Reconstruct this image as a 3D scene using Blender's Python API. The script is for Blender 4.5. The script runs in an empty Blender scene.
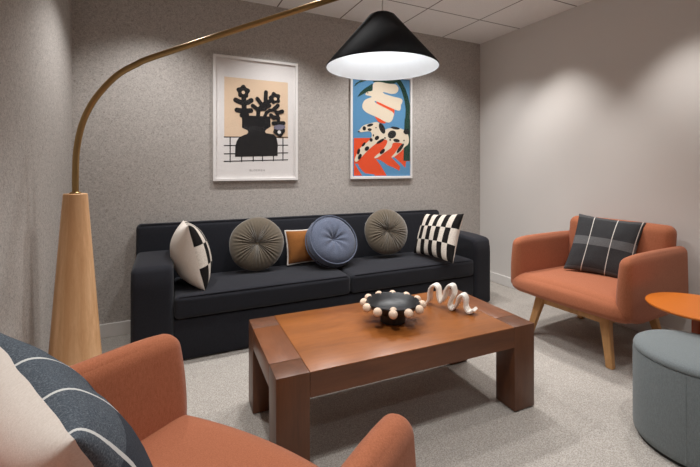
import bpy, bmesh, math, random
from mathutils import Vector, Matrix, noise
from mathutils.geometry import tessellate_polygon
random.seed(7)
C = bpy.context.scene.collection
R = math.radians
PI = math.pi

# ------------------------------------------------------------------ helpers
def s2l(c):
    return c / 12.92 if c <= 0.04045 else ((c + 0.055) / 1.055) ** 2.4
def rgb(r, g, b):
    return (s2l(r / 255), s2l(g / 255), s2l(b / 255), 1)

def obj(name, bm, mats, parent=None, smooth=True, loc=None, matrix=None):
    me = bpy.data.meshes.new(name)
    bmesh.ops.recalc_face_normals(bm, faces=bm.faces[:])
    bm.to_mesh(me); bm.free()
    if smooth:
        me.shade_smooth()
        try:
            me.set_sharp_from_angle(angle=R(42))
        except Exception:
            pass
    for m in (mats if isinstance(mats, (list, tuple)) else [mats]):
        me.materials.append(m)
    o = bpy.data.objects.new(name, me)
    C.objects.link(o)
    if parent:
        o.parent = parent
    if loc:
        o.location = loc
    if matrix is not None:
        o.matrix_basis = matrix
    return o

def thing(name, label, cat, loc=(0, 0, 0), rotz=0, group=None, matrix=None):
    o = bpy.data.objects.new(name, None); C.objects.link(o)
    o.empty_display_size = .1
    if matrix is not None:
        o.matrix_basis = matrix
    else:
        o.location = loc; o.rotation_euler = (0, 0, rotz)
    o['label'] = label; o['category'] = cat
    if group:
        o['group'] = group
    return o

def struct(name, bm, m, smooth=False):
    o = obj(name, bm, m, smooth=smooth); o['kind'] = 'structure'
    return o

def box(bm, x0, x1, y0, y1, z0, z1, bev=0, seg=2, M=None):
    r = bmesh.ops.create_cube(bm, size=1)
    vs = r['verts']
    bmesh.ops.scale(bm, verts=vs, vec=(x1 - x0, y1 - y0, z1 - z0))
    bmesh.ops.translate(bm, verts=vs, vec=((x0 + x1) / 2, (y0 + y1) / 2, (z0 + z1) / 2))
    if bev:
        es = list({e for v in vs for e in v.link_edges})
        rr = bmesh.ops.bevel(bm, geom=es, offset=bev, segments=seg, affect='EDGES', profile=.5)
        vs = list({v for f in rr['faces'] for v in f.verts} | {v for v in vs if v.is_valid})
    if M is not None:
        bmesh.ops.transform(bm, matrix=M, verts=vs)
    return vs

def softbox(bm, x0, x1, y0, y1, z0, z1, r, n=14, puff=(0, 0, 0, 0, 0, 0), M=None, wr=0, fn=None):
    """rounded cushion box; puff = bulge of -x,+x,-y,+y,-z,+z faces; r may be a 3-tuple-less radius"""
    cx, cy, cz = (x0 + x1) / 2, (y0 + y1) / 2, (z0 + z1) / 2
    hx, hy, hz = (x1 - x0) / 2, (y1 - y0) / 2, (z1 - z0) / 2
    r = min(r, hx * .999, hy * .999, hz * .999)
    cache = {}
    def tval(i):
        return i
    def params(h):
        # positions along an axis: dense near the rounded ends
        k = 5
        core = h - r
        ends = [-h + r * (1 - math.cos(PI / 2 * i / k)) for i in range(k)]
        m = max(2, n)
        mid = [-core + 2 * core * i / m for i in range(m + 1)]
        return ends + mid + [-e for e in reversed(ends)]
    px, py, pz = params(hx), params(hy), params(hz)
    def mk(x, y, z):
        key = (round(x, 5), round(y, 5), round(z, 5))
        if key in cache:
            return cache[key]
        ix = max(-hx + r, min(hx - r, x)); iy = max(-hy + r, min(hy - r, y)); iz = max(-hz + r, min(hz - r, z))
        d = Vector((x - ix, y - iy, z - iz))
        if d.length > 1e-9:
            L = max(abs(d.x), abs(d.y), abs(d.z))
            # map cube shell to sphere shell
            d = d.normalized() * r * (L / r)
        p = Vector((ix, iy, iz)) + d
        u, v, w = x / hx, y / hy, z / hz
        fu, fv, fw = 1 - u * u, 1 - v * v, 1 - w * w
        if x <= -hx + 1e-6: p.x -= puff[0] * fv * fw
        if x >= hx - 1e-6: p.x += puff[1] * fv * fw
        if y <= -hy + 1e-6: p.y -= puff[2] * fu * fw
        if y >= hy - 1e-6: p.y += puff[3] * fu * fw
        if z <= -hz + 1e-6: p.z -= puff[4] * fu * fv
        if z >= hz - 1e-6: p.z += puff[5] * fu * fv
        p += Vector((cx, cy, cz))
        if fn: p = fn(p)
        if wr:
            p += noise.noise_vector(p * 6) * wr
        if M is not None:
            p = M @ p
        vv = bm.verts.new(p); cache[key] = vv
        return vv
    def grid(A, B, f):
        for i in range(len(A) - 1):
            for j in range(len(B) - 1):
                q = [f(A[i], B[j]), f(A[i + 1], B[j]), f(A[i + 1], B[j + 1]), f(A[i], B[j + 1])]
                q2 = []
                for v in q:
                    if v not in q2: q2.append(v)
                if len(q2) > 2:
                    try: bm.faces.new(q2)
                    except ValueError: pass
    for s in (-1, 1):
        grid(px, py, lambda a, b: mk(a, b, s * hz))
        grid(px, pz, lambda a, b: mk(a, s * hy, b))
        grid(py, pz, lambda a, b: mk(s * hx, a, b))

def lathe(bm, prof, n=48, M=None, cap=True):
    rings = []
    for (r, z) in prof:
        if r < 1e-6:
            v = bm.verts.new((0, 0, z)); rings.append([v])
        else:
            rings.append([bm.verts.new((r * math.cos(2 * PI * i / n), r * math.sin(2 * PI * i / n), z)) for i in range(n)])
    for a, b in zip(rings, rings[1:]):
        for i in range(n):
            j = (i + 1) % n
            q = [a[i % len(a)], a[j % len(a)], b[j % len(b)], b[i % len(b)]]
            q2 = []
            for v in q:
                if v not in q2: q2.append(v)
            if len(q2) > 2: bm.faces.new(q2)
    if M is not None:
        bmesh.ops.transform(bm, matrix=M, verts=[v for rg in rings for v in rg])

def tube(bm, pts, rad, n=12, closed=False, caps=True):
    pts = [Vector(p) for p in pts]
    rings = []; up = None
    N = len(pts)
    for i, p in enumerate(pts):
        if closed:
            t = (pts[(i + 1) % N] - pts[i - 1]).normalized()
        else:
            t = (pts[min(i + 1, N - 1)] - pts[max(i - 1, 0)]).normalized()
        if up is None:
            up = Vector((0, 0, 1)) if abs(t.z) < .9 else Vector((0, 1, 0))
        s = t.cross(up).normalized(); up = s.cross(t).normalized()
        rr = rad(i / (N - 1)) if callable(rad) else rad
        rings.append([bm.verts.new(p + (s * math.cos(2 * PI * k / n) + up * math.sin(2 * PI * k / n)) * rr) for k in range(n)])
    m = N if closed else N - 1
    for i in range(m):
        a, b = rings[i], rings[(i + 1) % N]
        for k in range(n):
            bm.faces.new([a[k], a[(k + 1) % n], b[(k + 1) % n], b[k]])
    if caps and not closed:
        bm.faces.new(rings[0][::-1]); bm.faces.new(rings[-1])

def spline(pts, sub=8):
    """Catmull-Rom through the points"""
    P = [Vector(p) for p in pts]
    out = []
    for i in range(len(P) - 1):
        p0 = P[max(i - 1, 0)]; p1 = P[i]; p2 = P[i + 1]; p3 = P[min(i + 2, len(P) - 1)]
        for k in range(sub):
            t = k / sub
            out.append(.5 * ((2 * p1) + (p2 - p0) * t + (2 * p0 - 5 * p1 + 4 * p2 - p3) * t * t + (3 * p1 - p0 - 3 * p2 + p3) * t ** 3))
    out.append(P[-1])
    return out

# ------------------------------------------------------------------ materials
class NT:
    def __init__(s, name):
        s.m = bpy.data.materials.new(name); s.m.use_nodes = True
        s.t = s.m.node_tree; s.t.nodes.clear()
        s.out = s.n('ShaderNodeOutputMaterial')
        s.b = s.n('ShaderNodeBsdfPrincipled'); s.l(s.b.outputs[0], s.out.inputs[0])
    def n(s, typ, **kw):
        x = s.t.nodes.new(typ)
        for k, v in kw.items(): setattr(x, k, v)
        return x
    def l(s, a, b): s.t.links.new(a, b)
    def coord(s, kind='Object', scale=(1, 1, 1), rot=(0, 0, 0)):
        tc = s.n('ShaderNodeTexCoord'); mp = s.n('ShaderNodeMapping')
        mp.inputs['Scale'].default_value = scale; mp.inputs['Rotation'].default_value = rot
        s.l(tc.outputs[kind], mp.inputs[0]); return mp.outputs[0]
    def noise(s, vec, scale, detail=2, rough=.5, dist=0):
        x = s.n('ShaderNodeTexNoise')
        x.inputs['Scale'].default_value = scale; x.inputs['Detail'].default_value = detail
        x.inputs['Roughness'].default_value = rough; x.inputs['Distortion'].default_value = dist
        s.l(vec, x.inputs['Vector']); return x.outputs[0]
    def ramp(s, fac, stops):
        x = s.n('ShaderNodeValToRGB'); e = x.color_ramp.elements
        while len(e) < len(stops): e.new(.5)
        for el, (p, c) in zip(e, stops): el.position = p; el.color = c
        s.l(fac, x.inputs[0]); return x.outputs[0]
    def math(s, op, a, b=None, c=None):
        x = s.n('ShaderNodeMath', operation=op)
        for i, v in enumerate((a, b, c)):
            if v is None: continue
            if isinstance(v, (int, float)): x.inputs[i].default_value = v
            else: s.l(v, x.inputs[i])
        return x.outputs[0]
    def mix(s, fac, a, b):
        x = s.n('ShaderNodeMix', data_type='RGBA')
        for i, v in ((0, fac), (6, a), (7, b)):
            if isinstance(v, (int, float)): x.inputs[i].default_value = v
            elif isinstance(v, tuple): x.inputs[i].default_value = v
            else: s.l(v, x.inputs[i])
        return x.outputs[2]
    def bump(s, h, strength, dist=.01):
        x = s.n('ShaderNodeBump'); x.inputs['Strength'].default_value = strength; x.inputs['Distance'].default_value = dist
        s.l(h, x.inputs['Height']); s.l(x.outputs[0], s.b.inputs['Normal'])
    def set(s, col=None, rough=.5, metal=0, spec=.5, sheen=0):
        if col is not None:
            if isinstance(col, tuple): s.b.inputs['Base Color'].default_value = col
            else: s.l(col, s.b.inputs['Base Color'])
        s.b.inputs['Roughness'].default_value = rough; s.b.inputs['Metallic'].default_value = metal
        s.b.inputs['Specular IOR Level'].default_value = spec
        if sheen:
            s.b.inputs['Sheen Weight'].default_value = sheen; s.b.inputs['Sheen Roughness'].default_value = .5
        return s.m

def plain(name, col, rough=.5, metal=0, spec=.5):
    t = NT(name)
    c = t.coord(); f = t.noise(c, 35, 3)
    d = tuple(x * .94 for x in col[:3]) + (1,)
    return t.set(t.mix(f, d, col), rough, metal, spec)

def fabric(name, c1, c2, scale=400, bump=.25, rough=.9, sheen=.15, spec=.15, big=6, bigamt=.12):
    t = NT(name)
    co = t.coord()
    f = t.noise(co, scale, 3, .7)
    st = t.noise(t.coord(scale=(1, 1, .25)), scale * .8, 2, .6)
    mixf = t.math('ADD', t.math('MULTIPLY', f, .6), t.math('MULTIPLY', st, .4))
    col = t.ramp(mixf, [(.35, c1), (.65, c2)])
    b = t.noise(co, big, 3)
    col = t.mix(t.math('MULTIPLY', b, bigamt), col, tuple(x * .6 for x in c1[:3]) + (1,))
    t.bump(mixf, bump, .002)
    return t.set(col, rough, 0, spec, sheen)

def wood(name, c1, c2, axis='X', scale=6, stretch=10, rough=.4, spec=.5, planks=None):
    t = NT(name)
    sc = {'X': (1, stretch, stretch), 'Y': (stretch, 1, stretch), 'Z': (stretch, stretch, 1)}[axis]
    co = t.coord(scale=sc)
    f = t.noise(co, scale * .4, 5, .65, .6)
    g = t.noise(co, scale * 3, 3, .7)
    m = t.math('ADD', t.math('MULTIPLY', f, .75), t.math('MULTIPLY', g, .25))
    mid = tuple((a + b) / 2 for a, b in zip(c1, c2))
    col = t.ramp(m, [(.32, c1), (.5, mid), (.68, c2)])
    if planks:
        v = t.n('ShaderNodeTexWhiteNoise', noise_dimensions='1D')
        sep = t.n('ShaderNodeSeparateXYZ'); t.l(t.coord(), sep.inputs[0])
        src = planks[0]
        if src == 'ANG':
            val = t.math('ARCTAN2', sep.outputs[1], sep.outputs[0])
        else:
            val = sep.outputs[src]
        q = t.math('FLOOR', t.math('MULTIPLY', val, planks[1]))
        t.l(q, v.inputs['W'])
        col = t.mix(t.math('MULTIPLY', v.outputs['Value'], planks[2]), col, c1)
    t.bump(m, .06, .002)
    return t.set(col, rough, 0, spec)

def felt(name):
    t = NT(name); co = t.coord()
    a = t.noise(co, 75, 4, .75, 1.4); b = t.noise(co, 260, 2, .7)
    m = t.math('ADD', t.math('MULTIPLY', a, .7), t.math('MULTIPLY', b, .3))
    col = t.ramp(m, [(.34, rgb(132, 127, 122)), (.5, rgb(180, 174, 169)), (.66, rgb(206, 200, 194))])
    t.bump(m, .15, .003)
    return t.set(col, .95, 0, .1)

def carpet(name):
    t = NT(name); co = t.coord(scale=(1, 1, 1))
    a = t.noise(co, 150, 3, .8); b = t.noise(co, 9, 3, .6)
    v = t.n('ShaderNodeTexVoronoi'); v.inputs['Scale'].default_value = 190; t.l(co, v.inputs['Vector'])
    m = t.math('ADD', t.math('MULTIPLY', a, .65), t.math('MULTIPLY', v.outputs['Distance'], .45))
    col = t.ramp(m, [(.28, rgb(124, 118, 112)), (.48, rgb(165, 159, 152)), (.70, rgb(192, 186, 179))])
    col = t.mix(t.math('MULTIPLY', b, .18), col, rgb(130, 120, 112))
    t.bump(m, .6, .006)
    return t.set(col, 1.0, 0, .05)

def wallpaint(name, col):
    t = NT(name); co = t.coord()
    t.bump(t.noise(co, 180, 3), .05, .002)
    d = tuple(x * .97 for x in col[:3]) + (1,)
    return t.set(t.mix(t.noise(co, 3, 2), d, col), .75, 0, .3)

def ceilingtile(name):
    t = NT(name)
    sep = t.n('ShaderNodeSeparateXYZ'); t.l(t.coord(), sep.inputs[0])
    def line(src, off):
        q = t.math('FRACT', t.math('DIVIDE', t.math('SUBTRACT', src, off), .61))
        dd = t.math('MULTIPLY', t.math('ABSOLUTE', t.math('SUBTRACT', q, .5)), -1.0)
        return t.math('LESS_THAN', t.math('ADD', dd, .5), .009)
    g = t.math('MAXIMUM', line(sep.outputs[0], 2.75 - .61 * 10), line(sep.outputs[1], 2.83 - .61 * 10))
    sp = t.noise(t.coord(), 150, 3, .8)
    col = t.ramp(sp, [(.3, rgb(232, 230, 228)), (.6, rgb(246, 244, 242))])
    col = t.mix(g, col, rgb(120, 112, 108))
    t.bump(t.math('SUBTRACT', sp, t.math('MULTIPLY', g, 3.0)), .12, .004)
    return t.set(col, .9, 0, .2)

M = {}
M['felt'] = felt('felt_wallcovering')
M['carpet'] = carpet('loop_carpet')
M['paint'] = wallpaint('wall_paint', rgb(222, 218, 214))
M['ceiling'] = ceilingtile('acoustic_tile')
M['base'] = plain('baseboard_paint', rgb(226, 223, 220), .5)
M['sofa'] = fabric('charcoal_weave', rgb(26, 27, 33), rgb(42, 43, 50), 420, .35, .9, .1, .2)
M['terra'] = fabric('terracotta_wool', rgb(153, 90, 61), rgb(180, 112, 82), 330, .3, .9, .12, .15, 5, .1)
M['otto'] = fabric('grey_wool', rgb(112, 119, 121), rgb(132, 139, 141), 300, .3, .92, .1, .15)
M['cream'] = fabric('cream_linen', rgb(222, 211, 200), rgb(236, 227, 218), 300, .3, .95, .1, .1)
M['taupe'] = fabric('taupe_velvet', rgb(84, 74, 60), rgb(107, 96, 81), 200, .15, .75, .6, .15, 14, .3)
M['blue'] = fabric('blue_chenille', rgb(70, 77, 95), rgb(112, 119, 137), 230, .6, .95, .2, .1)
M['ochre'] = fabric('ochre_velvet', rgb(128, 76, 26), rgb(156, 98, 42), 200, .15, .8, .4, .15, 18, .3)
M['fringe'] = fabric('white_fringe', rgb(215, 208, 200), rgb(232, 226, 219), 500, .4)
M['tabletop'] = wood('oiled_tabletop_wood', rgb(120, 68, 28), rgb(158, 94, 42), 'X', 5, 5, .32, .5)
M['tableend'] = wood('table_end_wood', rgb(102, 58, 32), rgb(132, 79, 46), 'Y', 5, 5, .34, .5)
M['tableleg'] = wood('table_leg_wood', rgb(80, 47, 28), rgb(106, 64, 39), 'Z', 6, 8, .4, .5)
M['tableapron_shaded'] = wood('table_apron_wood_shaded', rgb(84, 48, 27), rgb(112, 66, 38), 'X', 6, 8, .38, .5)  # same wood as the top, darkened to paint in the front's shade
M['oak'] = wood('pale_oak', rgb(176, 128, 78), rgb(206, 158, 106), 'Z', 8, 9, .5, .4)
M['lampwood'] = wood('lamp_ash_wood', rgb(202, 150, 102), rgb(238, 196, 152), 'Z', 7, 9, .5, .4, ('ANG', 4.2, .75))
M['brass'] = plain('brushed_brass', rgb(172, 142, 96), .32, 1.0)
M['shadeout'] = fabric('shade_black_cloth', rgb(28, 29, 33), rgb(37, 38, 42), 500, .2, .85, 0, .2)
M['shadein'] = plain('shade_white_lining', rgb(240, 240, 240), .7)
M['cordwhite'] = plain('white_cord', rgb(225, 222, 215), .6)
M['bowl'] = plain('black_glaze', rgb(22, 23, 27), .42)
M['bead'] = wood('beech_bead', rgb(216, 188, 164), rgb(234, 210, 188), 'Z', 12, 4, .55, .3)
M['ceramic'] = plain('matte_white_ceramic', rgb(236, 229, 220), .5)
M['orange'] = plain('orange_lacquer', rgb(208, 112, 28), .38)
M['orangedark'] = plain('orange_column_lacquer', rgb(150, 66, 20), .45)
M['black'] = plain('black_plastic', rgb(18, 18, 19), .6)
M['frame'] = plain('white_frame_lacquer', rgb(236, 233, 231), .45)
M['paper'] = plain('white_paper', rgb(232, 228, 226), .8)
def pt(n, r, g, b): M[n] = plain('ink_' + n, rgb(r, g, b), .8, 0, .2)
pt('peach', 229, 202, 174); pt('inkblack', 34, 33, 34); pt('lilac', 128, 124, 142); pt('textgrey', 150, 146, 144)
pt('sky', 94, 148, 190); pt('green', 34, 66, 56); pt('red', 232, 84, 46); pt('bone', 232, 218, 196)
def glassmat():
    t = NT('picture_glass'); t.t.nodes.remove(t.b)
    tr = t.n('ShaderNodeBsdfTransparent'); gl = t.n('ShaderNodeBsdfGlossy'); gl.inputs['Roughness'].default_value = .05
    mx = t.n('ShaderNodeMixShader'); mx.inputs[0].default_value = .015
    t.l(tr.outputs[0], mx.inputs[1]); t.l(gl.outputs[0], mx.inputs[2]); t.l(mx.outputs[0], t.out.inputs[0])
    return t.m
M['glass'] = glassmat()
def emis(name, col, st):
    t = NT(name); t.b.inputs['Emission Color'].default_value = col; t.b.inputs['Emission Strength'].default_value = st
    return t.set(col, .5)
M['bulb'] = emis('lit_bulb_glass', (.92, .96, 1, 1), 2.5)

def checkmat():
    t = NT('black_and_cream_blocks')
    tc = t.n('ShaderNodeTexCoord'); sep = t.n('ShaderNodeSeparateXYZ'); t.l(tc.outputs['UV'], sep.inputs[0])
    c = t.math('FLOOR', t.math('MULTIPLY', sep.outputs[0], 9)); r = t.math('FLOOR', t.math('MULTIPLY', sep.outputs[1], 3))
    par = t.math('MODULO', t.math('ADD', t.math('ADD', c, r), 1), 2)
    co = t.coord(); f = t.noise(co, 160, 3, .7)
    w = t.ramp(f, [(.3, rgb(188, 176, 164)), (.6, rgb(226, 217, 206))])
    k = t.ramp(f, [(.3, rgb(20, 18, 18)), (.7, rgb(34, 31, 30))])
    t.bump(t.math('ADD', t.math('MULTIPLY', par, -.6), f), .4, .004)
    return t.set(t.mix(par, w, k), .92, 0, .15)
M['check'] = checkmat()

def plaidmat(name, us, vband, edge=None):
    t = NT(name)
    tc = t.n('ShaderNodeTexCoord'); sep = t.n('ShaderNodeSeparateXYZ'); t.l(tc.outputs['UV'], sep.inputs[0])
    U, V = sep.outputs[0], sep.outputs[1]
    co = t.coord(); f = t.noise(co, 330, 3, .75)
    base = t.ramp(f, [(.3, rgb(44, 45, 47)), (.7, rgb(74, 74, 76))])
    light = t.ramp(f, [(.3, rgb(80, 81, 83)), (.7, rgb(116, 116, 117))])
    if vband:
        b = t.math('LESS_THAN', t.math('ABSOLUTE', t.math('SUBTRACT', V, vband[0])), vband[1])
        base = t.mix(b, base, light)
        e = t.math('GREATER_THAN', t.math('ABSOLUTE', t.math('SUBTRACT', V, .5)), .44)
        base = t.mix(t.math('MULTIPLY', e, .45), base, light)
    for u in us:
        ln = t.math('LESS_THAN', t.math('ABSOLUTE', t.math('SUBTRACT', U, u)), .0062)
        base = t.mix(ln, base, rgb(214, 209, 203))
    t.bump(f, .35, .003)
    return t.set(base, .93, 0, .12)
M['plaid'] = plaidmat('charcoal_windowpane_check', (.27, .62, .962), (.52, .075))
def fgplaid():
    t = NT('slate_wool_with_white_lines')
    tc = t.n('ShaderNodeTexCoord'); sep = t.n('ShaderNodeSeparateXYZ'); t.l(tc.outputs['UV'], sep.inputs[0])
    U, V = sep.outputs[0], sep.outputs[1]
    co = t.coord(); f = t.noise(co, 300, 3, .8)
    base = t.ramp(f, [(.3, rgb(58, 64, 72)), (.52, rgb(84, 91, 99)), (.72, rgb(120, 126, 132))])
    dark = t.ramp(f, [(.3, rgb(48, 52, 59)), (.7, rgb(70, 75, 83))])
    b = t.math('LESS_THAN', V, .74)
    base = t.mix(b, base, dark)
    for u in (.05, .34, .66):
        ln = t.math('LESS_THAN', t.math('ABSOLUTE', t.math('SUBTRACT', U, u)), .0075)
        base = t.mix(ln, base, rgb(206, 206, 203))
    t.bump(f, .4, .003)
    return t.set(base, .93, 0, .12)
M['fgplaid'] = fgplaid()

# ------------------------------------------------------------------ room
XL, XR, YB, YF, ZC = -.576, 3.289, 3.378, -1.9, 2.672
def slab(name, x0, x1, y0, y1, z0, z1, m):
    bm = bmesh.new(); box(bm, x0, x1, y0, y1, z0, z1); return struct(name, bm, m)
slab('floor', XL - .1, XR + .1, YF - .1, YB + .1, -.1, 0, M['carpet'])
slab('ceiling', XL - .1, XR + .1, YF - .1, YB + .1, ZC, ZC + .1, M['ceiling'])
slab('wall_back', XL, XR, YB, YB + .1, 0, ZC, M['felt'])
slab('wall_left', XL - .1, XL, YF - .1, YB + .1, 0, ZC, M['felt'])
slab('wall_right', XR, XR + .1, YF - .1, YB + .1, 0, ZC, M['paint'])
slab('wall_front', XL, XR, YF - .1, YF, 0, ZC, M['paint'])
def baseb(name, x0, x1, y0, y1):
    bm = bmesh.new(); box(bm, x0, x1, y0, y1, 0, .102, .004, 2); struct(name, bm, M['base'])
baseb('baseboard_back', XL, XR, YB - .012, YB)
baseb('baseboard_left', XL, XL + .012, YF, YB - .012)
baseb('baseboard_right', XR - .012, XR, YF, YB - .012)

# ------------------------------------------------------------------ sofa
T = thing('sofa', 'long charcoal fabric sofa with two seat cushions against the grey felt wall', 'sofa', (1.297, 3.02, 0), R(-1.0))
sx0, sx1 = -1.452, 1.45
def arm_part(x0, x1, y1, z1):
    bm = bmesh.new()
    softbox(bm, x0, x1, -.325, y1, .008, z1, .032, 10, (0, 0, .004, 0, 0, .008),
            fn=lambda p: Vector((p.x, p.y + (.032 * max(0, (p.z - .5) / .14) ** 2 if p.y < -.1 else 0), p.z - .012 * max(0, (-.1 - p.y) / .22) ** 2 * (1 if p.z > .5 else 0))))
    return obj('arm', bm, M['sofa'], T)
arm_part(sx0 - .012, -1.222, .205, .636)
arm_part(1.252, sx1, .318, .618)
bm = bmesh.new(); softbox(bm, sx0 - .018, 1.285, .19, .322, .26, .828, .03, 16, (0, 0, .012, 0, 0, .004),
    fn=lambda p: Vector((p.x, p.y + max(0, (p.z - .42)) * .06 * (1 if p.y < .25 else 0), p.z - .012 * (p.x + 1.45) / 2.7)))
obj('backrest', bm, M['sofa'], T)
bm = bmesh.new()
tube(bm, [(sx0 + .01, .222, .829), (-.5, .222, .826), (.4, .222, .822), (1.25, .222, .817)], .004, 8)
obj('piping', bm, M['sofa'], T)
bm = bmesh.new(); box(bm, -1.225, 1.255, -.305, .3, .008, .272, .012, 3); obj('base', bm, M['sofa'], T)
for (a, b) in ((-1.219, .022), (.028, 1.249)):
    bm = bmesh.new(); softbox(bm, a, b, -.327, .205, .278, .424, .03, 18, (0, 0, .006, 0, 0, .022), wr=.003)
    o = obj('seat_cushion', bm, M['sofa'], T)
    bm = bmesh.new(); tube(bm, [(a + .03 + (b - a - .06) * k / 16, -.317 + .0006 * k * (k - 16) / 16, .4195 + .0006 * k * (16 - k) / 16) for k in range(17)], .0035, 8)
    obj('piping', bm, M['sofa'], o)
for (a, b) in ((-1.38, -.27), (1.33, -.27), (-1.38, .25), (1.33, .25)):
    bm = bmesh.new(); box(bm, a - .03, a + .03, b - .03, b + .03, 0, .012, .003); obj('foot', bm, M['black'], T)

# ------------------------------------------------------------------ coffee table
T = thing('coffee_table', 'chunky rectangular brown wooden coffee table in the middle of the room', 'table', (1.09, 1.769, 0), R(-2.2))
L, W, HT = .682, .3235, .438
lw, ld = .137, .13
bm = bmesh.new(); box(bm, -L + lw + .0008, L - lw - .0008, -W, W, HT - .005, HT, .0015, 2); obj('top', bm, M['tabletop'], T)
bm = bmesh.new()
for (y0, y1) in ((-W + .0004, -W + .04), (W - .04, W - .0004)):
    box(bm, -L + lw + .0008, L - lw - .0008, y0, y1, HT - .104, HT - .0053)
obj('apron', bm, M['tableapron_shaded'], T)
for s in (-1, 1):
    bm = bmesh.new(); x0, x1 = (-L, -L + lw) if s < 0 else (L - lw, L)
    box(bm, x0, x1, -W + ld + .0006, W - ld - .0006, HT - .1, HT, .0025, 2); obj('end_board', bm, M['tableend'], T)
for sx in (-1, 1):
    for sy in (-1, 1):
        bm = bmesh.new(); x0, x1 = (-L, -L + lw) if sx < 0 else (L - lw, L); y0, y1 = (-W, -W + ld) if sy < 0 else (W - ld, W)
        box(bm, x0, x1, y0, y1, .006, HT, .003, 2)
        lg = obj('leg', bm, M['tableleg'], T)
        bm = bmesh.new(); box(bm, x0 + .01, x1 - .01, y0 + .01, y1 - .01, 0, .007); obj('glide', bm, M['black'], lg)

# ------------------------------------------------------------------ bowl
bx, by = 1.105, 1.764
T = thing('footed_bowl', 'black footed bowl ringed with round wooden beads on the coffee table', 'bowl', (bx, by, HT + .0005))
bm = bmesh.new()
prof = [(0, .0), (.062, 0), (.066, .003), (.066, .044), (.070, .047), (.102, .060), (.129, .082), (.142, .106), (.1405, .109), (.137, .107),
        (.122, .086), (.095, .068), (.06, .059), (0, .056)]
lathe(bm, prof, 64); obj('bowl_body', bm, M['bowl'], T)
for k in range(12):
    a = 2 * PI * k / 12 + R(-121.5)
    bm = bmesh.new(); bmesh.ops.create_uvsphere(bm, u_segments=24, v_segments=14, radius=.0225,
        matrix=Matrix.Translation((.1535 * math.cos(a), .1535 * math.sin(a), .092)))
    obj('bead', bm, M['bead'], T)
b = bmesh.new(); bmesh.ops.create_uvsphere(b, u_segments=24, v_segments=14, radius=.02)
o = obj('wooden_ball', b, M['bead'], loc=(bx - .036, by - .062, HT + .0005 + .0785))
o['label'] = 'small loose wooden ball lying inside the black bowl'; o['category'] = 'ball'

# ------------------------------------------------------------------ squiggle sculpture
T = thing('wave_sculpture', 'white ceramic squiggle ribbon sculpture standing on the coffee table beside the bowl', 'sculpture', (1.484, 1.728, HT))
path = [(-.182, .012), (-.170, .035), (-.167, .08), (-.156, .116), (-.130, .136), (-.110, .118), (-.106, .07), (-.09, .036), (-.068, .07), (-.058, .116),
        (-.036, .150), (-.013, .148), (-.006, .105), (-.028, .054), (-.033, .022), (-.013, .0085), (.012, .042), (.026, .088), (.050, .108), (.067, .084), (.066, .038), (.084, .012), (.105, .018), (.120, .034)]
pts = spline([(s * .94, 0, z * .9) for s, z in path], 8)
dirv = Vector((.45, -.893, 0)); nrm = Vector((.893, .45, 0))
bm = bmesh.new()
rings = []
hw, ht = .030, .0085
for i, p in enumerate(pts):
    t = (pts[min(i + 1, len(pts) - 1)] - pts[max(i - 1, 0)]).normalized()
    q = Vector((-t.z, 0, t.x))
    ring = []
    for k in range(16):
        a = 2 * PI * k / 16
        ca, sa = math.cos(a), math.sin(a)
        e = .55
        u = math.copysign(abs(ca) ** e, ca) * hw; v = math.copysign(abs(sa) ** e, sa) * ht
        l = p + q * v
        ring.append(bm.verts.new(dirv * l.x + Vector((0, 0, l.z)) + nrm * (u + hw)))
    rings.append(ring)
for a, b in zip(rings, rings[1:]):
    for k in range(16):
        bm.faces.new([a[k], a[(k + 1) % 16], b[(k + 1) % 16], b[k]])
bm.faces.new(rings[0][::-1]); bm.faces.new(rings[-1])
zmin = min(v.co.z for v in bm.verts)
bmesh.ops.translate(bm, verts=bm.verts[:], vec=(0, 0, -zmin + .0005))
obj('ribbon', bm, M['ceramic'], T)

# ------------------------------------------------------------------ arc floor lamp
lx, ly = -.397, 2.413
T = thing('arc_floor_lamp', 'tall arc floor lamp with tapered wooden base and black cone shade left of the sofa', 'lamp', (lx, ly, 0))
bm = bmesh.new()
lathe(bm, [(0, 0), (.131, 0), (.134, .004), (.1335, .012), (.0535, 1.108), (.0525, 1.116), (.049, 1.119), (.02, 1.119), (0, 1.119)], 64)
obj('base', bm, M['lampwood'], T)
bm = bmesh.new(); lathe(bm, [(0, 1.118), (.026, 1.118), (.026, 1.124), (.018, 1.130), (0, 1.130)], 32); obj('collar', bm, M['brass'], T)
tipx, tipy = .993, 1.686
dv = Vector((tipx - lx, tipy - ly, 0)).normalized()
rod = [(0, 1.12), (0, 1.214), (.006, 1.342), (.034, 1.470), (.083, 1.575), (.152, 1.663), (.231, 1.733), (.318, 1.779), (.40, 1.813), (.775, 1.931), (1.106, 2.033), (1.308, 2.095), (1.572, 2.176)]
pp = spline([dv * s + Vector((0, 0, z)) for s, z in rod], 8)
bm = bmesh.new(); tube(bm, pp, .0152, 20); obj('rod', bm, M['brass'], T)
tip = Vector((tipx - lx, tipy - ly, 0))
bm = bmesh.new(); tube(bm, [tip + Vector((0, 0, 2.165)), tip + Vector((0, 0, 2.0))], .0045, 10); obj('cord', bm, M['cordwhite'], T)
zr = 1.749; zt = 2.016; rr_ = .279; rt_ = .066
Ms = Matrix.Translation(tip)
bm = bmesh.new()
lathe(bm, [(.0055, zt + .002), (rt_ * .75, zt + .001), (rt_, zt - .008), (rr_, zr + .008), (rr_ + .0008, zr), (rr_ - .001, zr)], 96, Ms)
sh = obj('shade', bm, M['shadeout'], T)
bm = bmesh.new()
lathe(bm, [(.0055, zt - .010), (rt_ - .006, zt - .014), (rr_ - .003, zr + .008), (rr_ - .0012, zr + .0005)], 96, Ms)
obj('lining', bm, M['shadein'], sh)
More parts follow.
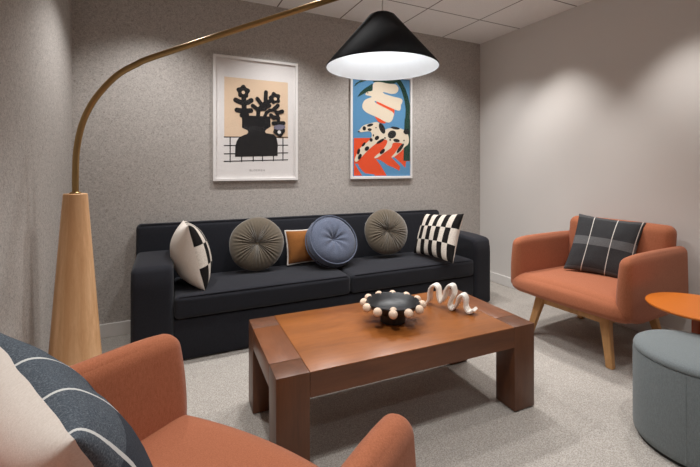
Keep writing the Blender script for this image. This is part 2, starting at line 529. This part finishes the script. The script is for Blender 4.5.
bm = bmesh.new(); lathe(bm, [(0, 1.995), (.021, 1.995), (.021, 1.935), (.016, 1.928), (0, 1.928)], 24, Ms); obj('socket', bm, M['black'], T)
bm = bmesh.new(); bmesh.ops.create_uvsphere(bm, u_segments=24, v_segments=16, radius=.032, matrix=Matrix.Translation(tip + Vector((0, 0, 1.902)))); obj('bulb', bm, M['bulb'], T)

# ------------------------------------------------------------------ pillows
def basis(TL, TR, BL):
    TL, TR, BL = Vector(TL), Vector(TR), Vector(BL)
    x = (TR - TL).normalized(); y = (TL - BL); y = (y - x * y.dot(x)).normalized(); z = x.cross(y)
    c = (TR + BL) / 2
    return Matrix(((x.x, y.x, z.x, c.x), (x.y, y.y, z.y, c.y), (x.z, y.z, z.z, c.z), (0, 0, 0, 1)))

def pil_pt(u, v, w, h, Tk, pinch, side, seed, wr, ex):
    x = w / 2 * u * (1 - pinch * (1 - v * v)); y = h / 2 * v * (1 - pinch * (1 - u * u))
    f = max(0, (1 - u * u)) * max(0, (1 - v * v))
    z = side * Tk / 2 * f ** ex
    nz = noise.noise(Vector((x * 7 + seed, y * 7, side * 3 + seed))) + .5 * noise.noise(Vector((x * 17 + seed, y * 17, side * 5)))
    e = noise.noise(Vector((x * 14 + seed * 2, y * 14, 9)))
    z += wr * nz * f ** .3 + .5 * wr * e * (1 - f)
    return Vector((x, y, z))

def pillow(T, w, h, Tk, mfront, mback, pinch=.08, seed=0, wr=.006, ex=.42, n=34, bend=None, front='front_panel', back='back_panel', kb=1.0):
    us = [math.sin(PI / 2 * (2 * i / n - 1)) for i in range(n + 1)]
    for side, name, m in ((1, front, mfront), (-1, back, mback)):
        bm = bmesh.new(); uvl = bm.loops.layers.uv.new('UVMap'); V = {}; U = {}
        for i, u in enumerate(us):
            for j, v in enumerate(us):
                p = pil_pt(u, v, w, h, Tk * (kb if side < 0 else 1), pinch, side, seed, wr, ex)
                if bend: p = bend(p, u, v)
                vv = bm.verts.new(p); V[i, j] = vv; U[vv] = ((u + 1) / 2, (v + 1) / 2)
        for i in range(n):
            for j in range(n):
                q = [V[i, j], V[i + 1, j], V[i + 1, j + 1], V[i, j + 1]]
                if side < 0: q.reverse()
                f = bm.faces.new(q)
                for lp in f.loops: lp[uvl].uv = U[lp.vert]
        obj(name, bm, m, T)
    def border(k):
        out = []
        for s in range(4):
            for i in range(n):
                a = us[i]
                u, v = [(a, -1), (1, a), (-a, 1), (-1, -a)][s]
                p = pil_pt(u, v, w, h, Tk, pinch, 1, seed, wr, ex)
                if bend: p = bend(p, u, v)
                out.append(p)
        return out
    return border

# left check pillow
Mx = basis((.160, 2.79, .862), (.150, 3.17, .852), (.262, 2.775, .435))
T = thing('throw_pillow', 'black and cream blocked pillow turned to show its cream back at left end of sofa', 'pillow', matrix=Mx, group='black and cream blocked pillows on the sofa')
pillow(T, .39, .455, .22, M['check'], M['cream'], .05, 1.3, .006, .5, kb=1.35)
# right check pillow
Mx = basis((2.262, 3.06, .815), (2.345, 2.595, .835), (2.115, 3.02, .455))
T = thing('throw_pillow', 'black and cream blocked pillow showing its pattern at right end of sofa', 'pillow', matrix=Mx, group='black and cream blocked pillows on the sofa')
pillow(T, .465, .41, .16, M['check'], M['cream'], .07, 4.1, .007, bend=lambda p, u, v: Vector((p.x, p.y * (1 + .06 * u), p.z)))
# ochre pillow
Mx = basis((.945, 3.165, .735), (1.285, 3.155, .742), (.925, 3.10, .445))
T = thing('throw_pillow', 'small ochre pillow with white edging half hidden behind the blue round cushion', 'pillow', matrix=Mx)
bd = pillow(T, .35, .275, .10, M['ochre'], M['ochre'], .07, 2.2, .005)
bm = bmesh.new(); tube(bm, [p * (1.012 + .012 * noise.noise(p * 60)) for p in bd(0)], .0065, 8, closed=True); obj('edging', bm, M['fringe'], T)

def round_cushion(T, r, Tk, m, pleats=0, boxed=False, seed=0, dim=.7):
    n = 144; bm = bmesh.new()
    K = 22
    def prof(t, th, side):
        rad = r * math.sin(PI / 2 * t) if not boxed else r * math.sin(PI / 2 * t)
        q = rad / r
        if boxed:
            edge = max(0, 1 - q ** 7) ** .5
            z = Tk / 2 * (.55 + .45 * (1 - q * q) ** .5) * edge
        else:
            z = Tk / 2 * max(0, 1 - q ** 2.6) ** .55
        z *= 1 - dim * math.exp(-(q / .2) ** 1.2)
        if pleats:
            ph = pleats * th + 1.3 * math.sin(3 * th + seed)
            z += .0048 * math.cos(ph) * (1 - q) ** .5 * min(1, q * 5) * (1 + .6 * math.sin(7 * th + seed)) * min(1, (1 - q) * 6)
        else:
            ph = 9 * th + seed
            z += .005 * math.cos(ph) * math.exp(-((q - .3) / .25) ** 2)
        rad *= 1 + .012 * math.sin(2 * th + seed) + .008 * math.sin(5 * th + seed * 2)
        return Vector((rad * math.cos(th), rad * math.sin(th), side * z))
    rim = None
    for side in (1, -1):
        rings = []
        for i in range(K + 1):
            t = i / K
            if i == 0:
                rings.append([bm.verts.new(prof(0, 0, side))])
            elif i == K and rim is not None:
                rings.append(rim)
            else:
                rg = [bm.verts.new(prof(t, 2 * PI * k / n, side if i < K else 0)) for k in range(n)]
                rings.append(rg)
                if i == K: rim = rg
        for a, b in zip(rings, rings[1:]):
            for k in range(n):
                j = (k + 1) % n
                q = [a[k % len(a)], a[j % len(a)], b[j], b[k]]
                q2 = []
                for v in q:
                    if v not in q2: q2.append(v)
                bm.faces.new(q2)
    obj('cover', bm, m, T)
    bm = bmesh.new()
    zc = Tk / 2 * (1 - dim) + .001
    bmesh.ops.create_uvsphere(bm, u_segments=20, v_segments=10, radius=.016, matrix=Matrix.Translation((0, 0, zc)) @ Matrix.Diagonal((1, 1, .5, 1)))
    obj('button', bm, m, T)
    if boxed:
        for sz in (1, -1):
            bm = bmesh.new()
            tube(bm, [Vector((r * .965 * (1 + .012 * math.sin(2 * a + seed)) * math.cos(a), r * .965 * (1 + .012 * math.sin(2 * a + seed)) * math.sin(a), sz * Tk * .275)) for a in [2 * PI * k / 72 for k in range(72)]], .0055, 8, closed=True)
            obj('seam', bm, m, T)

def face_basis(c, normal, roll=0):
    z = Vector(normal).normalized(); x = Vector((0, 0, 1)).cross(z).normalized(); y = z.cross(x)
    Mt = Matrix(((x.x, y.x, z.x, c[0]), (x.y, y.y, z.y, c[1]), (x.z, y.z, z.z, c[2]), (0, 0, 0, 1)))
    return Mt @ Matrix.Rotation(roll, 4, 'Z')
T = thing('round_cushion', 'round taupe velvet cushion with radiating pleats left of the ochre pillow', 'cushion', matrix=face_basis((.675, 3.075, .656), (-.12, -1, .30)), group='round pleated taupe velvet cushions')
round_cushion(T, .209, .13, M['taupe'], 38, False, .4)
T = thing('round_cushion', 'round taupe velvet cushion with radiating pleats between the blue cushion and blocked pillow', 'cushion', matrix=face_basis((1.842, 3.05, .672), (-.12, -1, .30), .9), group='round pleated taupe velvet cushions')
round_cushion(T, .209, .13, M['taupe'], 38, False, 2.4)
T = thing('round_cushion', 'round slate blue boxed cushion with a sunken centre button in middle of sofa', 'cushion', matrix=face_basis((1.288, 3.02, .634), (.12, -1, .62)))
round_cushion(T, .222, .17, M['blue'], 0, True, 1.1, .72)

# ------------------------------------------------------------------ armchairs
def armchair(name_label, loc, rotz):
    T = thing('armchair', name_label, 'armchair', loc, rotz, 'terracotta armchairs with wooden legs')
    hw = .422
    # seat slab: full width, deep rounded front lip
    bm = bmesh.new()
    def seatfn(p):
        q = p.copy()
        # underside rises toward the front and the sides
        if p.z < .36:
            k = max(0, (p.x + .05) / .45)
            q.z += .05 * k * k * ((.36 - p.z) / .1 if p.z > .26 else 1)
        c = 1 - min(1, (p.y / hw) ** 2)
        if p.z > .36: q.z += .03 * c
        if p.x > .15: q.x += .035 * c * (p.x - .15) / .25
        q.z += .012 * (p.x + .1)
        return q
    softbox(bm, -.33, .396, -hw, hw, .268, .432, .079, 16, (0, .012, 0, 0, 0, .012), fn=seatfn)
    obj('seat', bm, M['terra'], T)
    # arms
    for s in (-1, 1):
        bm = bmesh.new()
        a0, a1 = (hw - .088, hw + .004)
        def armfn(p, s=s):
            q = p.copy()
            k = max(0, (p.z - .45) / .26)
            # softly leaning outward-in at the top and taper of thickness towards the upper front
            q.x += -.022 * k * k if p.x > .2 else 0
            if p.x > .22 and p.z > .5: q.z -= .014 * ((p.x - .22) / .165) ** 2.2 * (p.z - .5) / .21
            if p.x > .2 and p.z < .42: q.z += .055 * ((p.x - .2) / .185) ** 1.5 * min(1, (.42 - p.z) / .12)
            c = (a0 + a1) / 2
            th = 1 - .22 * k
            yy = abs(p.y)
            q.y = s * (c + .02 * (1 - th) + (yy - c) * th)
            return q
        y0, y1 = (a0, a1) if s > 0 else (-a1, -a0)
        softbox(bm, -.385, .385, y0, y1, .29, .716, .0435, 14, (0, .008, .004, .004, 0, .006), fn=armfn)
        obj('arm', bm, M['terra'], T)
    # back
    bm = bmesh.new()
    softbox(bm, -.335, -.215, -hw + .055, hw - .055, .29, .85, .055, 16, (0, .018, 0, 0, 0, .004),
            fn=lambda p: Vector((p.x - .13 * (p.z - .42), p.y, p.z)))
    obj('backrest', bm, M['terra'], T)
    # frame rails
    bm = bmesh.new()
    box(bm, .235, .275, -.25, .25, .243, .285, .006, 2)
    box(bm, -.275, -.235, -.25, .25, .243, .285, .006, 2)
    box(bm, -.26, .26, -.245, -.205, .243, .283, .006, 2)
    box(bm, -.26, .26, .205, .245, .243, .283, .006, 2)
    obj('frame', bm, M['oak'], T)
    # legs
    for sx in (-1, 1):
        for sy in (-1, 1):
            bm = bmesh.new()
            tp = Vector((sx * .262, sy * .222, .315)); bt = Vector((sx * .322, sy * .288, 0))
            sec = []
            for (c, wx, wy) in ((bt, .019, .0215), (bt.lerp(tp, .5), .0215, .026), (tp, .025, .034)):
                sec.append([bm.verts.new(c + Vector((a * wx, b * wy, 0))) for a, b in ((-1, -1), (1, -1), (1, 1), (-1, 1))])
            for a, b in zip(sec, sec[1:]):
                for k in range(4): bm.faces.new([a[k], a[(k + 1) % 4], b[(k + 1) % 4], b[k]])
            bm.faces.new(sec[0][::-1]); bm.faces.new(sec[-1])
            bmesh.ops.recalc_face_normals(bm, faces=bm.faces[:])
            bmesh.ops.bevel(bm, geom=[e for e in bm.edges], offset=.007, segments=3, affect='EDGES', profile=.5)
            obj('leg', bm, M['oak'], T)
    return T

armchair('terracotta armchair by the plain white wall, facing the sofa end of the table', (2.832, 1.785, 0), R(182.5))
near = armchair('terracotta armchair in the near left foreground with its back to the left wall', (-.019, .897, 0), R(33.5))
near.scale = (.95, 1.06, 1.0)

# pillow on the right chair
Mx = basis((2.985, 1.955, .882), (3.145, 1.59, .852), (2.765, 1.985, .487))
T = thing('throw_pillow', 'charcoal pillow with white windowpane lines on the armchair by the white wall', 'pillow', matrix=Mx)
bd = pillow(T, .425, .455, .15, M['plaid'], M['plaid'], .07, 7.7, .007, bend=lambda p, u, v: Vector((p.x + .09 * p.y, p.y, p.z)))
# pillow on the foreground chair
Mx = basis((-.118, .680, .868), (-.345, 1.118, .898), (.055, .765, .43))
T = thing('throw_pillow', 'slate pillow with white lines and cream back on the near left armchair', 'pillow', matrix=Mx)
pillow(T, .50, .48, .17, M['fgplaid'], M['cream'], .10, 3.3, .008, kb=1.75)

# ------------------------------------------------------------------ ottoman
T = thing('ottoman', 'grey upholstered cylinder ottoman at the right edge of the room', 'ottoman', (2.185, .895, 0))
bm = bmesh.new(); lathe(bm, [(0, 0), (.232, 0), (.232, .022), (0, .022)], 64); obj('plinth', bm, M['black'], T)
bm = bmesh.new(); lathe(bm, [(0, .018), (.240, .018), (.245, .024), (.247, .05), (.247, .385), (.243, .396), (.235, .398), (0, .398)], 96); obj('body', bm, M['otto'], T)
bm = bmesh.new(); lathe(bm, [(0, .397), (.236, .397), (.2445, .401), (.246, .408), (.241, .420), (.228, .429), (.19, .434), (0, .437)], 96); obj('top_pad', bm, M['otto'], T)
bm = bmesh.new(); tube(bm, [(.2462 * math.cos(R(192)), .2462 * math.sin(R(192)), z) for z in (.03, .2, .392)], .003, 6); obj('seam', bm, M['otto'], T)

# ------------------------------------------------------------------ orange side table
T = thing('side_table', 'round orange pedestal side table between the armchair and the ottoman', 'table', (2.565, 1.042, 0))
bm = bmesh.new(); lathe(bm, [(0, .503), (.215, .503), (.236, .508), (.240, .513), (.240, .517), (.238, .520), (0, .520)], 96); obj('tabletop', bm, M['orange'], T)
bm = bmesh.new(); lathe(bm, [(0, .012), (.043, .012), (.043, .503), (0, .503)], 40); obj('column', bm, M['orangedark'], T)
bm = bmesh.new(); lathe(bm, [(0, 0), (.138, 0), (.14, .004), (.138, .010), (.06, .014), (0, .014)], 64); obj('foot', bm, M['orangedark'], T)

# ------------------------------------------------------------------ framed prints
class Art:
    """flat layered shapes, each ink a hair above the last"""
    def __init__(s): s.bm = bmesh.new(); s.d = 0; s.mats = []
    def poly(s, pts, m):
        s.d += .00012
        if m not in s.mats: s.mats.append(m)
        vs = [s.bm.verts.new((x, -s.d, z)) for x, z in pts]
        for tri in tessellate_polygon([[Vector((x, z, 0)) for x, z in pts]]):
            try:
                f = s.bm.faces.new([vs[i] for i in tri]); f.material_index = s.mats.index(m)
                f.normal_update()
                if f.normal.y > 0: f.normal_flip()
            except ValueError: pass
    def blob(s, pts, m, sub=6):
        P = [Vector((x, z, 0)) for x, z in pts]; N = len(P); out = []
        for i in range(N):
            p0, p1, p2, p3 = P[i - 1], P[i], P[(i + 1) % N], P[(i + 2) % N]
            for k in range(sub):
                t = k / sub
                q = .5 * ((2 * p1) + (p2 - p0) * t + (2 * p0 - 5 * p1 + 4 * p2 - p3) * t * t + (3 * p1 - p0 - 3 * p2 + p3) * t ** 3)
                out.append((q.x, q.y))
        s.poly(out, m)
    def ell(s, cx, cz, a, b, m, rot=0, lob=0, la=0):
        o = []
        for k in range(48):
            t = 2 * PI * k / 48; f = 1 + la * math.cos(lob * t)
            x, z = a * f * math.cos(t), b * f * math.sin(t)
            o.append((cx + x * math.cos(rot) - z * math.sin(rot), cz + x * math.sin(rot) + z * math.cos(rot)))
        s.poly(o, m)
    def stroke(s, pts, w, m):
        for (a, b) in zip(pts, pts[1:]):
            dx, dz = b[0] - a[0], b[1] - a[1]; an = math.atan2(dz, dx); o = []
            for k in range(9):
                t = an + PI / 2 + PI * k / 8; o.append((a[0] + w / 2 * math.cos(t), a[1] + w / 2 * math.sin(t)))
            for k in range(9):
                t = an - PI / 2 + PI * k / 8; o.append((b[0] + w / 2 * math.cos(t), b[1] + w / 2 * math.sin(t)))
            s.poly(o, m)
    def done(s, name, parent, y):
        me = bpy.data.meshes.new(name); s.bm.to_mesh(me); s.bm.free()
        for m in s.mats: me.materials.append(M[m])
        o = bpy.data.objects.new(name, me); C.objects.link(o); o.parent = parent; o.location = (0, y, 0); return o

def framed(label, cx, cz, w, h, fw):
    T = thing('framed_print', label, 'picture', (cx, YB, cz))
    bm = bmesh.new(); dp = .026
    for (x0, x1, z0, z1) in ((-w / 2, -w / 2 + fw, -h / 2, h / 2), (w / 2 - fw, w / 2, -h / 2, h / 2), (-w / 2 + fw, w / 2 - fw, h / 2 - fw, h / 2), (-w / 2 + fw, w / 2 - fw, -h / 2, -h / 2 + fw)):
        box(bm, x0, x1, -dp, -.002, z0, z1, .0012, 1)
    obj('frame', bm, M['frame'], T, smooth=False)
    bm = bmesh.new(); box(bm, -w / 2 + fw * .5, w / 2 - fw * .5, -.012, -.003, -h / 2 + fw * .5, h / 2 - fw * .5); obj('paper', bm, M['paper'], T, smooth=False)
    bm = bmesh.new(); box(bm, -w / 2 + fw * .9, w / 2 - fw * .9, -.022, -.0205, -h / 2 + fw * .9, h / 2 - fw * .9); obj('glass_pane', bm, M['glass'], T, smooth=False)
    return T

T = framed('framed print of a black vase of flowers on peach ground, left of the horse print', .741, 1.664, .722, 1.043, .022)
A = Art()
def k1(x, y):      # sheet units of the vase print -> metres
    u = (x - 45) / 312; v0 = .343 - .003 * u
    t = (y - 12) / 293
    return (-.272 + .542 * u, (.337 + .010 * u) - (.494 - .006 * u) * t)
def P1(l): return [k1(*p) for p in l]
q = 1.735e-3
A.poly([(-.272, .345), (.272, .345), (.272, -.152), (-.272, -.152)], 'peach')
for y in (305, 347, 388, 425): A.stroke(P1([(45, y), (357, y)]), .0085, 'inkblack')
for x in (72, 126, 182, 228, 283, 332): A.stroke(P1([(x, 305), (x, 428)]), .0085, 'inkblack')
A.poly(P1([(128, 195), (268, 197), (268, 250), (248, 264), (240, 274), (245, 284), (285, 290), (298, 305), (305, 340), (304, 403), (95, 403), (96, 350), (103, 325), (115, 306), (135, 296), (152, 289), (158, 280), (154, 270), (128, 258)]), 'inkblack')
A.stroke(P1([(140, 200), (136, 100)]), 24 * q, 'inkblack')
A.ell(*k1(134, 76), 30 * q, 30 * q, 'inkblack', .3, 5, .14); A.ell(*k1(134, 80), 8 * q, 8 * q, 'peach')
for l in ([(98, 120), (120, 130), (135, 134), (155, 130), (172, 118)], [(104, 170), (135, 174), (170, 170)], [(128, 195), (150, 192)]):
    A.stroke(P1(l), 24 * q, 'inkblack')
A.stroke(P1([(205, 200), (208, 165), (240, 128), (285, 108)]), 20 * q, 'inkblack')
A.ell(*k1(290, 100), 28 * q, 28 * q, 'inkblack', .6, 5, .14); A.ell(*k1(292, 104), 8 * q, 8 * q, 'peach')
for l in ([(245, 72), (243, 115)], [(202, 108), (222, 135)], [(180, 145), (206, 165)], [(222, 160), (262, 140)], [(208, 160), (240, 158)]):
    A.stroke(P1(l), 20 * q, 'inkblack')
A.stroke(P1([(238, 200), (246, 180), (262, 165), (284, 162), (300, 175), (308, 205), (310, 240)]), 16 * q, 'inkblack')
for l in ([(284, 160), (305, 138)], [(300, 178), (328, 168)], [(270, 190), (285, 205)], [(282, 232), (335, 230)], [(284, 200), (308, 205)]):
    A.stroke(P1(l), 20 * q, 'inkblack')
A.ell(*k1(312, 272), 28 * q, 28 * q, 'inkblack', .2, 4, .1)
A.ell(*k1(314, 252), 30 * q, 13 * q, 'lilac', .1); A.ell(*k1(312, 278), 9 * q, 9 * q, 'paper')
A.done('artwork', T, -.0121)
cu = bpy.data.curves.new('caption', 'FONT'); cu.body = 'BLOEMEN'; cu.size = .024; cu.align_x = 'CENTER'; cu.space_character = 1.35
to = bpy.data.objects.new('caption_src', cu); C.objects.link(to)
bpy.context.view_layer.update()
me = bpy.data.meshes.new_from_object(to.evaluated_get(bpy.context.evaluated_depsgraph_get()))
bpy.data.objects.remove(to)
me.materials.clear(); me.materials.append(M['textgrey'])
o = bpy.data.objects.new('caption', me); C.objects.link(o); o.parent = T; o.location = (0, -.0124, -.442); o.rotation_euler = (PI / 2, 0, 0)

T = framed('framed print of a spotted horse and pale bird, partly behind the lamp shade', 1.984, 1.664, .710, 1.040, .022)
A = Art()
# sheet units: 0..100 across, 0..150 down, over the print area
PW, PH = .662, .990
def k2(x, y): return (-PW / 2 + PW * x / 100, PH / 2 - PH * y / 150)
def P2(l): return [k2(*p) for p in l]
def bil(l, x0, x1, z00, z10, z01, z11):
    o = []
    for x, y in l:
        u = (x - 30) / 480; v = (y - 50) / 390
        o.append((x0 + (x1 - x0) * u * (.93 + .07 * u), (z00 + (z10 - z00) * u) * (1 - v) + (z01 + (z11 - z01) * u) * v))
    return o
def up(l): return bil(l, -.319, .334, .425, .488, -.018, .012)
def lo(l): return bil(l, -.316, .402, -.014, .020, -.496, -.503)
A.poly(P2([(0, 0), (100, 0), (100, 150), (0, 150)]), 'sky')
A.poly(lo([(30, 140), (300, 138), (460, 142), (468, 150), (468, 433), (30, 433)]), 'red')
A.poly(lo([(200, 303), (232, 312), (270, 335), (292, 352), (340, 372), (384, 395), (390, 362), (360, 330), (322, 292), (345, 290), (400, 340), (430, 372), (436, 322), (468, 320), (468, 433), (285, 433), (262, 395), (235, 350)]), 'sky')
A.poly(lo([(60, 340), (72, 365), (95, 395), (118, 415), (190, 424), (190, 433), (95, 433), (60, 380), (38, 340)]), 'sky')
A.poly(up([(410, 20), (440, 60), (470, 115), (492, 180), (512, 270), (505, 400), (500, 480), (458, 480), (468, 380), (472, 290), (462, 220), (445, 160), (425, 105), (385, 50)]), 'green')
A.poly(lo([(424, -10), (468, -10), (466, 318), (415, 318)]), 'green')
A.poly(up([(170, 20), (420, 20), (410, 55), (370, 75), (310, 76), (250, 60), (200, 62)]), 'green')
A.poly(up([(30, 102), (50, 70), (90, 45), (150, 20), (220, 10), (130, 52), (75, 68)]), 'green')
A.poly(up([(60, 190), (85, 150), (120, 118), (192, 72), (190, 132), (120, 158)]), 'green')
A.poly(up([(200, 340), (235, 352), (312, 398), (292, 412), (262, 408), (238, 396)]), 'red')
A.poly(up([(222, 222), (252, 222), (378, 288), (374, 345), (350, 330), (228, 244)]), 'red')
A.blob(up([(197, 72), (250, 60), (330, 76), (385, 80), (410, 112), (398, 150), (350, 162), (285, 145), (290, 160), (360, 182), (440, 205), (438, 246), (432, 250), (424, 300), (370, 290), (225, 224), (224, 242), (358, 312), (368, 352), (348, 395), (310, 402), (230, 360), (150, 325), (110, 290), (105, 250), (130, 210), (185, 185), (130, 168), (150, 142), (190, 132)]), 'bone', 3)
A.ell(*up([(150, 152)])[0], .007, .007, 'inkblack')
A.blob(lo([(60, 85), (75, 75), (100, 45), (150, 28), (210, 16), (236, 40), (270, 75), (300, 65), (390, 66), (440, 95), (458, 150), (450, 190), (425, 210), (400, 240), (345, 285), (320, 290), (350, 255), (384, 205), (405, 183), (335, 178), (320, 215), (265, 255), (215, 292), (188, 297), (200, 278), (250, 235), (285, 185), (286, 158), (255, 155), (200, 185), (140, 235), (88, 290), (52, 325), (35, 310), (55, 260), (85, 210), (130, 175), (163, 140), (168, 105), (150, 88), (110, 92), (80, 95)]), 'bone', 3)
u_ = .718 / 480
for (x, y, a, b, r) in ((110, 65, 13, 14, 0), (155, 40, 24, 9, .3), (248, 66, 20, 38, .5), (152, 75, 15, 9, 0), (325, 113, 34, 26, .4), (350, 63, 36, 9, -.1), (235, 165, 34, 9, .5), (208, 140, 18, 13, .6), (360, 160, 26, 11, -.1), (163, 155, 12, 12, 0), (105, 190, 18, 8, .8), (130, 222, 18, 13, .6), (66, 245, 10, 20, -.3), (75, 285, 12, 20, -.5), (250, 245, 24, 12, .7), (390, 220, 42, 12, .85), (438, 92, 25, 18, 0), (200, 60, 5, 4, 0), (270, 140, 6, 5, 0), (418, 160, 6, 5, 0), (68, 88, 7, 4, .2), (180, 120, 5, 8, 0), (310, 155, 6, 7, 0)):
    p = lo([(x, y)])[0]; A.ell(p[0], p[1], a * u_, b * u_, 'inkblack', r)
A.done('artwork', T, -.0121)

# ------------------------------------------------------------------ lights
def spot(name, loc, target, power, half, blend, col=(1, 1, 1), size=.04):
    l = bpy.data.lights.new(name, 'SPOT'); l.energy = power; l.spot_size = R(2 * half); l.spot_blend = blend; l.color = col; l.shadow_soft_size = size
    o = bpy.data.objects.new(name, l); C.objects.link(o); o.location = loc
    d = Vector(target) - Vector(loc); o.rotation_euler = d.to_track_quat('-Z', 'Y').to_euler(); return o
def area(name, loc, rot, sx, sy, power, col=(1, 1, 1)):
    l = bpy.data.lights.new(name, 'AREA'); l.shape = 'RECTANGLE'; l.size = sx; l.size_y = sy; l.energy = power; l.color = col
    o = bpy.data.objects.new(name, l); C.objects.link(o); o.location = loc; o.rotation_euler = rot; return o
WARM = (1, .965, .93)
NEU = (1, .992, .98)
zl = ZC - .02
def down(n, x, y, p, half=34, blend=.22, col=NEU, size=.05): spot(n, (x, y, zl), (x, y, 0), p, half, blend, col, size)
down('downlight_right', 2.86, 2.34, 54, 42, .7, WARM)
down('downlight_right_front', 2.86, 1.36, 54, 42, .7, WARM)
for x, p in ((-.05, 68), (.92, 68), (1.86, 70), (2.6, 55)):
    down('downlight_back', x, 2.84, p, 56, .8)
down('downlight_centre', .75, 2.1, 50, 50, .6)
down('downlight_centre', 1.75, 2.2, 50, 50, .6)
down('unseen_spot_near', .15, .75, 100, 52, .7)
down('unseen_spot_near', 1.75, .55, 50, 52, .7)  # unseen spot added as general fill over the near floor
down('unseen_spot_near', .6, -.7, 34, 60, .8)  # unseen spot added behind the camera as soft frontal fill
down('unseen_spot_near', 2.3, -.7, 34, 60, .8)  # second added fill spot behind the camera, no fixture
pl = bpy.data.lights.new('lamp_bulb_light', 'POINT'); pl.energy = 4.0; pl.color = (.86, .94, 1); pl.shadow_soft_size = .045
o = bpy.data.objects.new('lamp_bulb_light', pl); C.objects.link(o); o.location = (tipx, tipy, 1.895)

w = bpy.data.worlds.new('World'); bpy.context.scene.world = w; w.use_nodes = True
w.node_tree.nodes['Background'].inputs[0].default_value = (.5, .5, .5, 1); w.node_tree.nodes['Background'].inputs[1].default_value = .05

# ------------------------------------------------------------------ camera
cd = bpy.data.cameras.new('camera'); cd.sensor_width = 36; cd.lens = 390 / 700 * 36
cd.shift_y = -(233.5 - 168) / 700; cd.clip_start = .02
co = bpy.data.objects.new('camera', cd); C.objects.link(co)
co.location = (0, 0, 1.25); co.rotation_euler = (PI / 2, 0, R(-25.8))
sc = bpy.context.scene; sc.camera = co
vs = sc.view_settings
sc.display_settings.display_device = 'sRGB'
vs.view_transform = 'Standard'; vs.look = 'None'; vs.gamma = 1; vs.use_curve_mapping = False
vs.exposure = 0.0
try:
    sc.cycles.use_denoising = True
    sc.cycles.max_bounces = 8; sc.cycles.diffuse_bounces = 5
    sc.cycles.sample_clamp_indirect = 6
except Exception:
    pass
